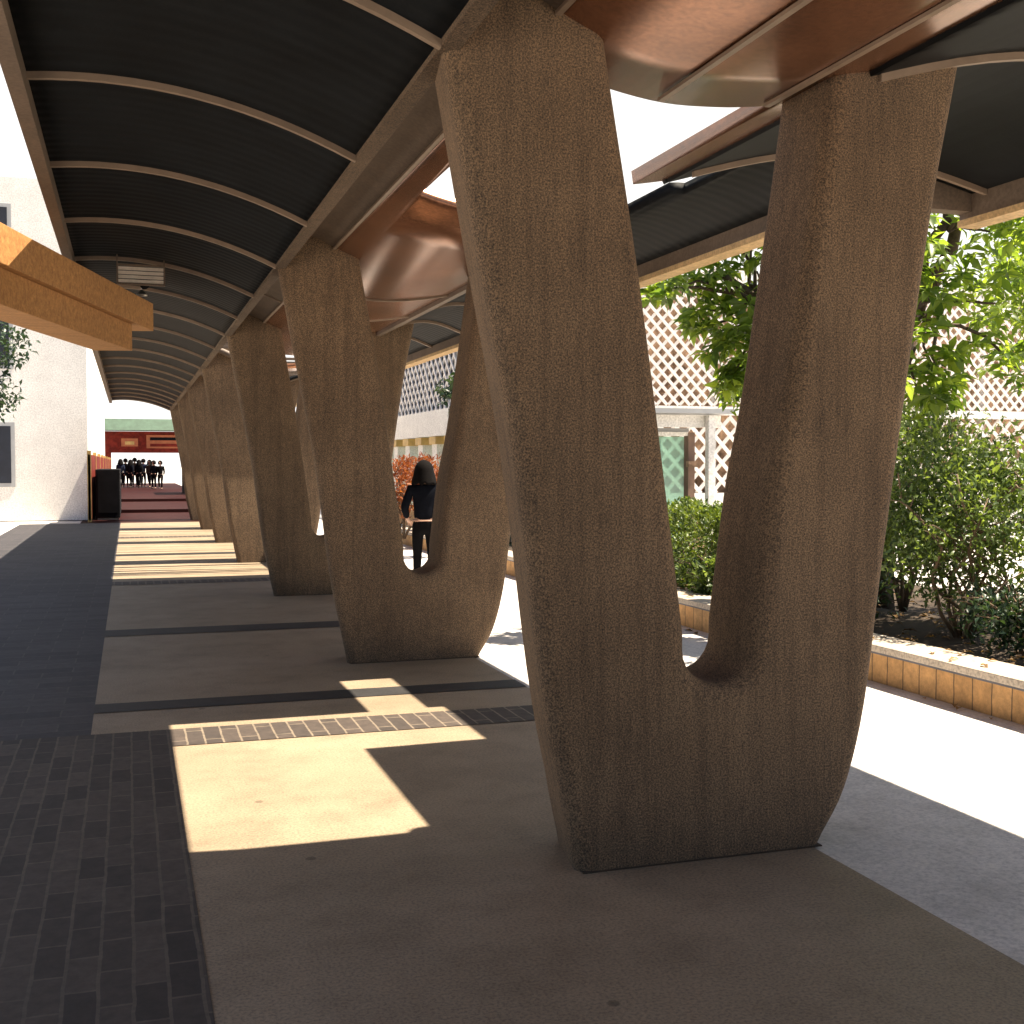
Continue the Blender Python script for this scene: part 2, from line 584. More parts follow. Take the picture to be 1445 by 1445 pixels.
prof2 = []
for p in profile:
    if not prof2 or (Vector(p) - Vector(prof2[-1])).length > 0.012:
        prof2.append(p)
profile = prof2
NP = len(profile)
NLEFT = len([p for p in profile if any(abs(p[0] - q[0]) < 1e-6 and abs(p[1] - q[1]) < 1e-6 for q in left_o)])
rings = []
for j in range(7):
    a = math.pi / 2 * j / 6
    rings.append((RND * (1 - math.sin(a)), RND * (1 - math.cos(a))))
ringset = [(ins, y) for ins, y in rings] + [(ins, THICK - y) for ins, y in rings[::-1]]
bm = bmesh.new()
R_ = []
for ins, y in ringset:
    # the left flank leans in a little towards the back
    R_.append([bm.verts.new((x - 2.0 + (0.075 * y / THICK if i < NLEFT else 0), y, z)) for i, (x, z) in enumerate(inset(profile, ins))])
for r0, r1 in zip(R_[:-1], R_[1:]):
    for i in range(NP):
        bm.faces.new((r0[i], r0[(i + 1) % NP], r1[(i + 1) % NP], r1[i])).smooth = True
from mathutils.geometry import tessellate_polygon
for tri in tessellate_polygon([[Vector((p[0], p[1], 0)) for p in inset(profile, RND)]]):
    bm.faces.new([R_[0][i] for i in tri])
    bm.faces.new([R_[-1][i] for i in tri[::-1]])
bmesh.ops.recalc_face_normals(bm, faces=bm.faces)
pm = bpy.data.meshes.new('pillar')
bm.to_mesh(pm)
bm.free()
pm.materials.append(M['concrete'])
plabels = [
    'nearest and biggest brown concrete V pillar, its slot framing a hedge and leafy branch',
    'brown concrete V pillar whose slot frames the woman in dark clothes',
    'very dark shaded concrete pillar directly behind the left leg of the pillar framing the woman',
    'concrete pillar between the very dark shaded one and the smaller ones further down the walkway',
    'fifth concrete pillar from the viewer, standing beside the streaked sunlit floor',
    'sixth concrete pillar from the viewer, last but one before the red paving',
    'farthest and smallest concrete pillar, beside the start of the red paving',
]
for k, y in enumerate(PY):
    o = bpy.data.objects.new('concrete_pillar', pm)
    COL.objects.link(o)
    o.location = (2.0, y, 0)
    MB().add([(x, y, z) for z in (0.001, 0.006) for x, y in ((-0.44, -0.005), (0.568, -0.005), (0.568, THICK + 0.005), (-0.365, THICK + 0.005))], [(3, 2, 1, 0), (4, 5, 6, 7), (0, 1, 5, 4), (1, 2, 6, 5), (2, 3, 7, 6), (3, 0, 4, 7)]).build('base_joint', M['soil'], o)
    tag(o, plabels[k], 'pillar', 'V shaped concrete pillars along the walkway')

# ------------------------------------------------------------------ canopy roof
roof = empty('canopy_roof', (0, 0, 3.0))
tag(roof, 'long dark ribbed canopy roof with bronze soffit carried by the V pillars', 'canopy')
Y0, Y1 = -8.5, 32.6  # rear end lengthened behind the camera to deepen the shade


def zl(x): return 3.21 - 0.27 * ((x + 0.1) / 1.15) ** 2


def zr(x, xe):
    t = (x - 2.75) / (xe - 2.75)
    return 3.0 + 0.05 * t + 0.16 * math.sin(math.pi * t)


sun_holes = [(1.60, 2.57, 4.35, 6.70), (1.60, 3.32, 5.80, 6.70), (2.75, 3.22, 6.70, 7.75)]  # added roof openings, shaped so a sun patch falls on the floor
far_sun_holes = []  # more added openings, so sun reaches the far floor
for k in range(2, 6):
    far_sun_holes.append((1.15, 3.36, max(PY[k] + 0.62, 15.85), PY[k + 1] - 0.15))
sun_holes += far_sun_holes


def strip_mesh(name, prof, xs, ys, mat, smooth=True, thick=0.07):
    """Sheet over the grid xs, ys with height prof(x); the openings are left out."""
    xs = sorted(set(round(x, 4) for x in xs))
    ys = sorted(set(round(y, 4) for y in ys))
    v = [(x, y, prof(x) - 3.0) for y in ys for x in xs]
    f = []
    nx = len(xs)
    for j in range(len(ys) - 1):
        for i in range(nx - 1):
            cx, cy = (xs[i] + xs[i + 1]) / 2, (ys[j] + ys[j + 1]) / 2
            if any(a < cx < b and c < cy < d for a, b, c, d in sun_holes):
                continue
            f.append((j * nx + i, j * nx + i + 1, (j + 1) * nx + i + 1, (j + 1) * nx + i))
    o = obj(name, v, f, mat, roof, smooth)
    so = o.modifiers.new('thickness', 'SOLIDIFY')
    so.thickness = thick
    so.offset = 1.0
    return o


hy = [y for h in sun_holes for y in h[2:]]
hx = [x for h in sun_holes for x in h[:2]]
strip_mesh('left_vault', zl, [-0.42 + 1.47 * i / 16 for i in range(17)], [Y0, Y1], M['vault'])
cp = smooth_poly([(1.10, 3.19), (1.30, 3.17), (1.63, 3.03), (2.0, 2.955), (2.3, 2.955), (2.55, 2.985), (2.75, 3.02)], 6)
cxs = [p[0] for p in cp]; czs = [p[1] for p in cp]


def zc(x): return float(np.interp(x, cxs, czs))


strip_mesh('side_panel', zc, [x for x in cxs if x < 1.46] + [1.46, 1.15], [Y0, Y1] + hy, M['fascia'])
strip_mesh('soffit', zc, [x for x in cxs if x > 1.46] + [1.46] + [x for x in hx if 1.46 < x < 2.75], [Y0, Y1] + hy + [y + 0.0 for y in PY], M['soffit'])
XE = 3.80
YB = 5.75
strip_mesh('right_vault', lambda x: zr(x, XE), [2.75 + 1.05 * i / 12 for i in range(13)] + [x for x in hx if x > 2.75], [YB, Y1] + [y for y in hy if y > YB], M['vault'])
XW = 4.62  # near bay widened, added to throw canopy shade further over the paving
strip_mesh('right_vault', lambda x: zr(x, XW), [2.75 + (XW - 2.75) * i / 14 for i in range(15)], [Y0, YB], M['vault'])
# edge beams of the vaults
MB().box(1.03, 1.10, Y0, Y1, -0.075, 0.27).build('edge_beam', M['concrete'], roof)
MB().box(-0.47, -0.40, Y0, Y1, 0.10, 0.26).build('edge_beam', M['fascia'], roof)
MB().box(2.735, 2.79, 7.8, 15.8, -0.02, 0.10).build('edge_beam', M['fascia'], roof)
fa = MB().box(XE, XE + 0.10, YB, Y1, -0.05, 0.16).build('fascia', M['fascia'], roof)
MB().box(XE - 0.015, XE + 0.12, YB, Y1, -0.09, -0.052).build('lit_underside', M['lit_underside'], fa)  # fascia underside with the ground bounce painted in
fb = MB().box(XW, XW + 0.10, Y0, YB, -0.085, 0.16).build('fascia', M['fascia'], roof)
MB().box(XW - 0.015, XW + 0.12, Y0, YB, -0.125, -0.087).build('lit_underside', M['lit_underside'], fb)  # same painted bounce under the wide bay's fascia
MB().box(XE + 0.10, XW, YB - 0.1, YB, -0.05, 0.16).build('fascia', M['fascia'], roof)
# soffit seams
for x in (1.46, 2.02, 2.5):
    MB().box(x - 0.012, x + 0.012, Y0, 15.5 if x < 1.6 else 4.3, zc(x) - 3.018, zc(x) - 3.004).build('seam', M['rib'], roof)
for k in range(2):
    for q in (1.55, 3.1):
        y = PY[k] + q
        if any(c < y < d for a, b, c, d in sun_holes):
            continue
        pts = [(x, y, zc(x) - 3.006) for x in cxs]
        MB().tube(pts, 0.012, 5).build('seam', M['rib'], roof)

# ribs: one per third of a bay on either vault
nrib = 0
yr = PY[0] - 2 * PITCH / 3
ribs_y = []
while yr < Y1:
    ribs_y.append(yr)
    yr += PITCH / 3


def rib_mesh(x0, x1, zf, nm):
    b = MB()
    n = 14
    xs = [x0 + (x1 - x0) * i / n for i in range(n + 1)]
    v, f = [], []
    for x in xs:
        z = zf(x) - 3.0
        v += [(x, -0.014, z + 0.01), (x, 0.014, z + 0.01), (x, 0.014, z - 0.03), (x, -0.014, z - 0.03)]
    for i in range(n):
        for j in range(4):
            a, c = i * 4 + j, i * 4 + (j + 1) % 4
            f.append((a, c, c + 4, a + 4))
    f += [(3, 2, 1, 0), tuple(n * 4 + j for j in range(4))]
    b.add(v, f)
    return b.build(nm, M['rib'], roof)


rl = rib_mesh(-0.40, 1.03, zl, 'rib')
rr = rib_mesh(2.79, XE, lambda x: zr(x, XE), 'rib')
rw = rib_mesh(2.79, XW, lambda x: zr(x, XW), 'rib')
first = True
for y in ribs_y:
    if first:
        rl.location.y = y
    else:
        c = rl.copy(); COL.objects.link(c); c.parent = roof; c.location.y = y
    first = False
used_r = used_w = False
for y in ribs_y:
    if any(c - 0.05 < y < d + 0.05 and b > 2.8 for a, b, c, d in sun_holes):
        continue
    src = rr if y > YB else rw
    flag = used_r if y > YB else used_w
    if not flag:
        src.location.y = y
        if y > YB: used_r = True
        else: used_w = True
    else:
        c = src.copy(); COL.objects.link(c); c.parent = roof; c.location.y = y
# added slats across the far openings, unseen, to stripe the floor with shade
lv = None
for (a, b, c, d) in far_sun_holes:
    y = c + 0.3
    while y < d - 0.35:
        wd = random.choice((0.03, 0.04, 0.06, 0.10, 0.15))
        j1, j2, j3 = random.uniform(-.13, .13), random.uniform(-.13, .13), random.uniform(0.2, 1.0)
        MB().add([(x_, y_, z_) for z_ in (0.19, 0.22) for x_, y_ in ((1.11, y + j1), (3.40, y + j2), (3.40, y + j2 + wd * j3), (1.11, y + j1 + wd))],
                 [(3, 2, 1, 0), (4, 5, 6, 7), (0, 1, 5, 4), (1, 2, 6, 5), (2, 3, 7, 6), (3, 0, 4, 7)]).build('louvre', M['fascia'], roof)  # slat added for its stripe of shade
        y += wd + random.choice((0.10, 0.2, 0.35, 0.5))

# ------------------------------------------------------------------ timber brackets, lamp, louvre panel at upper left
dirx = Vector((math.sin(R(15.2)), math.cos(R(15.2)), 0))
nrm = Vector((dirx.y, -dirx.x, 0))          # towards the walkway
endp = at(219, 430, 11.0)


def beam(name, end, length, ztop, zbot, thick, parent):
    b = MB()
    p = Vector((end.x, end.y, 0))
    q = p - dirx * length
    v = []
    for s in (p, q):
        for off in (0, -thick):
            for z in (zbot, ztop):
                v.append(s + nrm * off + Vector((0, 0, z)))
    f = [(0, 1, 3, 2), (4, 6, 7, 5), (0, 4, 5, 1), (2, 3, 7, 6), (1, 5, 7, 3), (0, 2, 6, 4)]
    b.add([x - parent.location for x in v], f)
    return b.build(name, M['timber'], parent, bevel=0.006)


tb = empty('timber_bracket', (endp.x, endp.y, 2.5))
tag(tb, 'stepped pair of orange timber beams jutting in at upper left under the vault', 'beam')
beam('upper_beam', endp, 8.0, 2.995, 2.74, 0.35, tb)
e2 = endp - dirx * 0.55 - nrm * 0.05
beam('lower_beam', e2, 7.4, 2.737, 2.505, 0.33, tb)

lp = at(203, 400, 10.6)
lamp = empty('spotlight', (lp.x, lp.y, 3.0))
tag(lamp, 'small metal spotlight standing on the orange timber beam end', 'lamp')
lb = Vector((0, 0, 0))
MB().tube([(0, 0, 0.01), (0, 0, 0.02), (0, 0, 0.06)], [0.05, 0.05, 0.015], 12).build('base', M['chrome'], lamp, True)
MB().tube([(0, 0, 0.05), (0.005, 0, 0.12)], 0.008, 8).build('stem', M['chrome'], lamp, True)
MB().tube([(0.03, -0.05, 0.10), (0.0, 0.0, 0.14), (-0.03, 0.05, 0.18)], [0.045, 0.035, 0.02], 12).build('lamp_head', M['dark'], lamp, True)

# louvred sunshade hung left of the vault
lq = at(204, 391, 9.7)
lw = empty('louvre_panel', (lq.x, lq.y, lq.z))
tag(lw, 'bright slatted glass louvre panel seen above the orange timber beam', 'louvre')
fr = MB()
for z in (-0.08, 0.075):
    fr.box(-0.20, 0.18, -0.02, 0.02, z, z + 0.012)
for x in (-0.20, 0.168):
    fr.box(x, x + 0.012, -0.019, 0.019, -0.068, 0.075)
    fr.box(x, x + 0.010, -0.005, 0.005, 0.087, 0.25)
fr.build('frame', M['fascia'], lw)
for i in range(4):
    z = -0.062 + i * 0.034
    MB().box(-0.187, 0.167, -0.008, 0.008, z, z + 0.026).build('slat', M['panel_white'], lw)

# ------------------------------------------------------------------ planter along the right
pl = empty('planter_wall', (4.9, 10, 0))
tag(pl, 'low orange tiled planter wall with pale stone coping at right', 'planter')
MB().box(0.0, 0.22, -10, 14, -0.02, 0.205).build('wall', M['planter'], pl)
MB().box(-0.045, 0.30, -10.02, 14.02, 0.21, 0.26).build('coping', M['coping'], pl, bevel=0.008)
MB().box(-0.03, 0.26, -10.01, 14.01, 0.195, 0.2085).build('coping_shade', M['edge'], pl)  # dark strip standing in for the shade under the coping
MB().box(0.22, 3.5, 13.75, 14.0, -0.02, 0.205).build('wall', M['planter'], pl)
so = MB()
gx = [5.13 + 3.3 * i / 14 for i in range(15)]
gy = [0.2 + 23.5 * j / 90 for j in range(91)]
v = [(x, y, 0.17 + 0.05 * RNG.random() + 0.05 * math.sin(x * 3 + y)) for y in gy for x in gx]
so.add(v, [(j * 15 + i, j * 15 + i + 1, (j + 1) * 15 + i + 1, (j + 1) * 15 + i) for j in range(90) for i in range(14)])
tag(so.build('planter_soil', M['soil'], None, True), kind='structure')
# ------------------------------------------------------------------ foliage
def leaf_arrays(pos, dirs, nrms, L, W, fold=0.25):
    """Folded leaf blades: base, two shoulders, tip, bent along the midrib."""
    n = len(pos)
    dirs = dirs / np.linalg.norm(dirs, axis=1, keepdims=True)
    side = np.cross(dirs, nrms)
    side /= np.linalg.norm(side, axis=1, keepdims=True) + 1e-9
    nr = np.cross(side, dirs)
    L = L[:, None]; W = W[:, None]
    base = pos
    m1 = pos + dirs * L * 0.55 + nr * L * 0.06
    a = pos + dirs * L * 0.5 + side * W * 0.5 + nr * W * fold + nr * L * 0.05
    b = pos + dirs * L * 0.5 - side * W * 0.5 + nr * W * fold + nr * L * 0.05
    tip = pos + dirs * L - nr * L * 0.08
    V = np.stack([base, a, m1, b, tip], 1).reshape(-1, 3)
    k = np.arange(n)[:, None] * 5
    Fc = np.concatenate([k + np.array([[0, 1, 2]]), k + np.array([[1, 4, 2]]), k + np.array([[0, 2, 3]]), k + np.array([[2, 4, 3]])], 0)
    return V, Fc


def mesh_np(name, V, Fc, mat, parent):
    me = bpy.data.meshes.new(name)
    me.vertices.add(len(V)); me.vertices.foreach_set('co', V.astype(np.float32).ravel())
    nf = len(Fc)
    me.loops.add(nf * 3); me.loops.foreach_set('vertex_index', Fc.astype(np.int32).ravel())
    me.polygons.add(nf)
    me.polygons.foreach_set('loop_start', np.arange(0, nf * 3, 3, dtype=np.int32))
    me.polygons.foreach_set('loop_total', np.full(nf, 3, dtype=np.int32))
    me.update(calc_edges=True)
    me.validate()
    me.materials.append(mat)
    o = bpy.data.objects.new(name, me)
    COL.objects.link(o)
    if parent is not None: o.parent = parent
    return o


def unit(n):
    d = RNG.normal(size=(n, 3))
    return d / np.linalg.norm(d, axis=1, keepdims=True)


def rosettes(centers, per, L, wr, droop=0.25):
    """Whorls of leaves round each twig tip."""
    P, D, N, LL = [], [], [], []
    for c in centers:
        ax = np.array([RNG.normal() * 0.5, RNG.normal() * 0.5, 0.6 + RNG.random() * 0.6])
        ax /= np.linalg.norm(ax)
        t = np.cross(ax, [0.3, 0.8, 0.1]); t /= np.linalg.norm(t)
        b = np.cross(ax, t)
        k = per + RNG.integers(-2, 3)
        ph = RNG.random() * 6.28
        for i in range(k):
            th = ph + i * 2.4
            out = t * math.cos(th) + b * math.sin(th)
            d = out + ax * (0.35 * RNG.random() - droop) + np.array([0, 0, -droop * RNG.random()])
            P.append(c + ax * (i * 0.006)); D.append(d); N.append(ax + 0.3 * RNG.normal(size=3))
            LL.append(L * (0.6 + 0.6 * RNG.random()))
    LL = np.array(LL)
    return leaf_arrays(np.array(P), np.array(D), np.array(N), LL, LL * wr)


def clump(center, rad, n, shell=0.55):
    d = unit(n)
    r = shell + (1 - shell) * RNG.random(n) ** 0.6
    return center + d * r[:, None] * np.array(rad)


def limb(b, p, q, r0, r1, n=6, wob=0.05):
    p, q = Vector(p), Vector(q)
    pts = []
    L = (q - p).length
    for i in range(n + 1):
        t = i / n
        o = Vector((random.gauss(0, 1), random.gauss(0, 1), random.gauss(0, 1) * 0.5)) * wob * L * (0 if i in (0, n) else 1) * 0.5
        pts.append(p.lerp(q, t) + o + Vector((0, 0, 0.08 * L * math.sin(math.pi * t))))
    b.tube(pts, [r0 + (r1 - r0) * i / n for i in range(n + 1)], 7)


# big-leaved tree in the planter; clusters sit round the places where the photo shows boughs
tree = empty('broadleaf_tree', (6.6, 9.2, 0.2))
tag(tree, 'tree with large glossy green leaves in planter, bough reaching left into the near slot', 'tree')
T0 = Vector(tree.location)
cl = []
for u, v, d, r in ((1050, 345, 10.6, .32), (1010, 385, 10.5, .30), (1065, 385, 10.4, .30), (965, 405, 10.3, .24), (925, 415, 10.2, .16),
                   (1040, 425, 10.6, .26), (1000, 440, 10.5, .16), (1065, 452, 10.4, .24), (1025, 466, 10.5, .22), (985, 462, 10.6, .13), (1050, 495, 10.4, .2),
                   (1010, 495, 10.4, .10), (1038, 520, 10.3, .12), (1072, 530, 10.4, .14), (1020, 545, 10.3, .09),
                   (1290, 345, 8.9, .28), (1320, 400, 9.3, .3), (1300, 430, 9.0, .25), (1285, 470, 9.0, .25), (1310, 510, 9.2, .3), (1290, 545, 9.0, .25), (1320, 570, 9.1, .25),
                   (1390, 330, 9.5, .45), (1400, 430, 9.4, .4), (1430, 520, 9.6, .4), (1370, 240, 9.6, .5), (1250, 270, 9.8, .5), (1150, 260, 10.2, .5), (1080, 290, 10.5, .4),
                   (1420, 150, 9.6, .5), (1320, 160, 9.8, .5), (1200, 170, 10.2, .5), (1100, 200, 10.4, .45), (1040, 320, 10.9, .3), (1440, 300, 9.0, .5),
                   (1150, 400, 10.0, .4), (1150, 480, 10.0, .35), (1220, 400, 9.6, .4)):
    p = at(u, v, d)
    cl.append((np.array(p), r))
tb_ = MB()
limb(tb_, T0 + Vector((0, 0, -0.1)), T0 + Vector((0.0, 0.1, 1.9)), 0.13, 0.10, 7, 0.03)
fork = T0 + Vector((0.0, 0.1, 1.9))
tips = []
big = [Vector(cl[i][0]) for i in (1, 5, 16, 25, 27, 29, 31)]
for g in big:
    limb(tb_, fork, g, 0.075, 0.03, 7, 0.07)
for c, r in cl:
    src = min(big, key=lambda g: (g - Vector(c)).length)
    mid = fork.lerp(src, 0.75)
    limb(tb_, mid, Vector(c), 0.022, 0.008, 5, 0.08)
tb_.v = [x - T0 for x in tb_.v]
tb_.build('trunk', M['bark'], tree, True)
cs = []
for c, r in cl:
    n = int(5 + 70 * r * r)
    cs += list(clump(c, (r * 1.25, r * 1.2, r * 0.7), n, 0.25))
V, Fc = rosettes(cs, 9, 0.18, 0.38, 0.3)
mesh_np('crown', V - np.array(T0), Fc, M['leaf_big'], tree)

# leaf litter on soil, coping and paving
nl = 900
P = np.stack([4.75 + RNG.random(nl) ** 1.5 * 2.6, 2.5 + RNG.random(nl) * 12, np.zeros(nl)], 1)
P[:, 2] = np.where(P[:, 0] > 5.2, 0.245, np.where(P[:, 0] > 4.86, 0.264, 0.0))
P = P[(P[:, 0] > 4.86) | (RNG.random(nl) < 0.5)]
D = unit(len(P)) * np.array([1, 1, 0.08])
LL = 0.05 + 0.06 * RNG.random(len(P))
V, Fc = leaf_arrays(P, D, np.tile(np.array([[0.0, 0, 1]]), (len(P), 1)), LL, LL * 0.5)
tag(mesh_np('leaf_litter', V, Fc, M['leaf_dry'], None), kind='stuff')


# ---- shrubs: dense small leaves on woody stems
def shrub(name, base, rx, ry, z0, z1, n, L, mat, label, group, stems=7, gap=0.25, up=0.2, cat='shrub', wr=0.42):
    t = empty(name, base)
    tag(t, label, cat, group)
    b = MB()
    cl = []
    for i in range(stems):
        a = random.random() * 6.28
        rr = random.random() ** 0.5
        top = Vector((rx * rr * math.cos(a), ry * rr * math.sin(a), z0 + (z1 - z0) * random.uniform(0.45, 0.95)))
        limb(b, (0.02 * math.cos(a), 0.02 * math.sin(a), -0.05), top, 0.018, 0.006, 6, 0.12)
        for j in range(4):
            q = top.lerp(Vector((0, 0, 0)), random.uniform(0.1, 0.6)) 
            e = q + Vector((random.gauss(0, rx * .35), random.gauss(0, ry * .35), random.uniform(0.0, 0.3)))
            limb(b, q, e, 0.008, 0.003, 4, 0.1)
    b.build('stem', M['twig'], t, True)
    nc = max(8, int(n / 90))
    P = []
    for i in range(nc):
        d = unit(1)[0]
        rr = 0.35 + 0.6 * RNG.random() ** 0.5
        c = np.array([d[0] * rx * rr, d[1] * ry * rr, (z0 + z1) / 2 + d[2] * (z1 - z0) / 2 * rr])
        s = (0.16 + 0.22 * RNG.random()) * min(1.0, (z1 - z0)) * 1.1
        P.append(clump(c, (s, s, s * 0.8), int(n / nc), 0.35))
    P = np.concatenate(P)
    P = P[(P[:, 2] > z0 * 0.6)]
    k = len(P)
    cen = np.array([0, 0, (z0 + z1) / 2])
    D = unit(k) * 0.9 + (P - cen) * 0.5 + np.array([0, 0, up])
    LL = L * (0.55 + 0.8 * RNG.random(k))
    V, Fc = leaf_arrays(P, D, unit(k) + np.array([0, 0, 0.9]), LL, LL * wr)
    mesh_np('foliage', V, Fc, mat, t)
    return t


SG = 'shrubs in the right-hand planter'
shrub('shrub', (5.95, 7.3, 0.2), 0.62, 0.75, 0.30, 1.50, 9000, 0.06, M['leaf_small'], 'tall open shrub with bare lower stems right of the nearest pillar', SG, 12)
shrub('shrub', (6.5, 5.6, 0.2), 0.7, 0.75, 0.30, 1.65, 8000, 0.065, M['leaf_small'], 'tall shrub at the right edge, nearest to the viewer in the planter', SG, 12)
shrub('shrub', (6.6, 8.9, 0.2), 0.7, 0.75, 0.30, 1.9, 7000, 0.065, M['leaf_small'], 'taller shrub standing behind the open shrub right of the nearest pillar', SG, 9)
shrub('shrub', (5.6, 8.6, 0.2), 0.42, 0.6, 0.05, 0.75, 4000, 0.06, M['leaf_dark'], 'low dark shrub at the foot of the big-leaved tree', SG, 8)
shrub('shrub', (5.75, 6.3, 0.2), 0.4, 0.6, 0.05, 0.55, 3200, 0.06, M['leaf_dark'], 'low dark leafy shrub just behind the planter coping at right', SG, 8)

# clipped hedge seen through the near slot
def hedge(base, sx, sy, h, n, L, mat, label, name='hedge'):
    t = empty(name, base)
    tag(t, label, 'hedge')
    b = MB()
    for i in range(14):
        x, y = random.uniform(-sx, sx) * .8, random.uniform(-sy, sy) * .9
        limb(b, (x, y, -0.05), (x + random.gauss(0, .1), y + random.gauss(0, .1), h * random.uniform(.6, .9)), 0.016, 0.006, 5, 0.1)
    b.build('stem', M['twig'], t, True)
    q = RNG.random((n, 3)) * 2 - 1
    # push most leaves towards the clipped faces
    ax = RNG.integers(0, 3, n)
    sel = RNG.random(n) < 0.8
    for i in range(3):
        mk = sel & (ax == i)
        q[mk, i] = np.sign(q[mk, i] + 1e-6) * (0.8 + 0.2 * RNG.random(mk.sum()))
    bmp = 0.06 * np.sin(q[:, 0] * 7 + 1.3) * np.sin(q[:, 1] * 9) + 0.05 * np.sin(q[:, 1] * 23 + q[:, 0] * 11)
    P = np.stack([q[:, 0] * sx * (1 + bmp), q[:, 1] * sy * (1 + bmp * 0.4), (q[:, 2] * 0.5 + 0.5) * h * (1 + bmp)], 1)
    k = len(P)
    D = unit(k) + q * 0.7 + np.array([0, 0, 0.3])
    LL = L * (0.5 + 0.9 * RNG.random(k))
    V, Fc = leaf_arrays(P, D, unit(k) + np.array([0, 0, 1.0]), LL, LL * 0.5)
    mesh_np('foliage', V, Fc, mat, t)
    return t


hedge((5.95, 11.6, 0.2), 0.55, 1.5, 0.82, 22000, 0.055, M['leaf_hedge'], 'clipped green hedge with sunlit yellow top seen through the near slot')
shrub('shrub', (5.42, 10.1, 0.2), 0.25, 0.7, 0.02, 0.40, 2200, 0.07, M['leaf_small'], 'low pale-leaved shrub in front of the clipped hedge', SG, 8)
hedge((6.2, 16.4, 0.2), 0.5, 2.0, 0.55, 6000, 0.07, M['leaf_dark'], 'low dark hedge further along the planter behind the woman')

# red and orange foliage behind the woman
RG = 'red-leaved plants behind the woman'
for (u, v, d, lab) in ((570, 690, 21.2, 'red-leaved plant left of the woman\'s head and shoulder'), (600, 692, 22.0, 'red-leaved plant directly behind the woman\'s head'),
                       (628, 690, 21.0, 'orange-red plant right of the woman\'s head and shoulder'), (655, 692, 21.6, 'red-leaved plant half hidden by the right leg of the pillar framing the woman')):
    p = at(u, v, d)
    shrub('red_plant', (p.x, p.y, 0.2), 0.34, 0.34, 0.45, 1.42, 1500, 0.11, M['leaf_red'], lab, RG, 7, up=0.6, cat='plant', wr=0.26)
# dark bough over the lattice
p = at(640, 560, 19.0)
bt = empty('small_tree', (p.x + 0.35, p.y, 0.2))
tag(bt, 'small dark-leaved tree in front of the lattice behind the woman', 'tree')
b = MB()
limb(b, (0, 0, -0.1), (-0.1, 0, 2.0), 0.06, 0.03, 6, 0.04)
limb(b, (-0.1, 0, 1.9), (-0.4, 0, 2.35), 0.03, 0.01, 5, 0.05)
b.build('trunk', M['bark'], bt, True)
V, Fc = rosettes(list(clump(np.array([-0.15, 0, 2.42]), (0.5, 0.5, 0.36), 60, 0.2)), 8, 0.15, 0.45, 0.25)
mesh_np('crown', V, Fc, M['leaf_dark'], bt)

# backdrop trees beyond the planter (right margin, above the lattice)
def crown_tree(name, base, h, rad, n, L, mat, label, group):
    t = empty(name, base)
    tag(t, label, 'tree', group)
    b = MB()
    limb(b, (0, 0, -0.1), (0.05, 0.0, h * 0.55), 0.14, 0.09, 7, 0.03)
    cl = []
    for i in range(11):
        d = unit(1)[0]
        c = np.array([d[0] * rad * 0.75, d[1] * rad * 0.75, h * 0.72 + d[2] * rad * 0.6])
        cl.append(c)
        limb(b, (0.05, 0, h * 0.5), c, 0.05, 0.012, 6, 0.06)
    b.build('trunk', M['bark'], t, True)
    P = np.concatenate([clump(c, (rad * .5, rad * .5, rad * .36), n // 11, 0.3) for c in cl])
    LL = L * (0.6 + 0.7 * RNG.random(len(P)))
    V, Fc = leaf_arrays(P, unit(len(P)) + np.array([0, 0, -0.2]), unit(len(P)) + np.array([0, 0, 0.8]), LL, LL * 0.45)
    mesh_np('crown', V, Fc, mat, t)


TG = 'trees beyond the plaza'
crown_tree('plaza_tree', (8.3, 13.4, 0.1), 3.6, 1.0, 5200, 0.11, M['leaf_big'], 'round-crowned green tree behind the hedge, right of the glass kiosk', TG)
crown_tree('plaza_tree', (8.2, 7.9, 0.1), 4.2, 1.2, 3600, 0.10, M['leaf_big'], 'leafy tree at the right edge behind the tall shrubs', TG)
crown_tree('plaza_tree', (-2.9, 22.0, 0.0), 4.4, 1.25, 5000, 0.12, M['leaf_dark'], 'dark-leaved tree at far left in front of the white building', TG)

# ------------------------------------------------------------------ lattice pavilion
def lattice_bars(x0, x1, z0, z1, cw, ch, wid, dep):
    """Diagonal lattice in the xz plane, clipped to the rectangle."""
    b = MB()
    k = ch / cw
    for sgn in (1, -1):
        n0 = int(math.floor((z0 - k * abs(x1 - x0)) / ch)) - 2
        n1 = int(math.ceil((z1 + k * abs(x1 - x0)) / ch)) + 2
        for i in range(n0, n1):
            c = i * ch
            # z = c + sgn*k*(x-x0)
            xs = []
            xa, xb = x0, x1
            za, zb = c, c + sgn * k * (x1 - x0)
            t0, t1 = 0.0, 1.0
            dz = zb - za
            for lo, s in ((z0, 1), (z1, -1)):
                # s*(za+t*dz - lo) >= 0
                A, B = s * (za - lo), s * dz
                if abs(B) < 1e-9:
                    if A < 0: t0 = 2
                elif B > 0: t0 = max(t0, -A / B)
                else: t1 = min(t1, -A / B)
            if t1 - t0 < 1e-3: continue
            pa = (xa + (xb - xa) * t0, (0.5 if sgn > 0 else -0.5) * dep, za + dz * t0)
            pb = (xa + (xb - xa) * t1, (0.5 if sgn > 0 else -0.5) * dep, za + dz * t1)
            b.bar(pa, pb, wid, dep, (0, 1, 0))
    return b


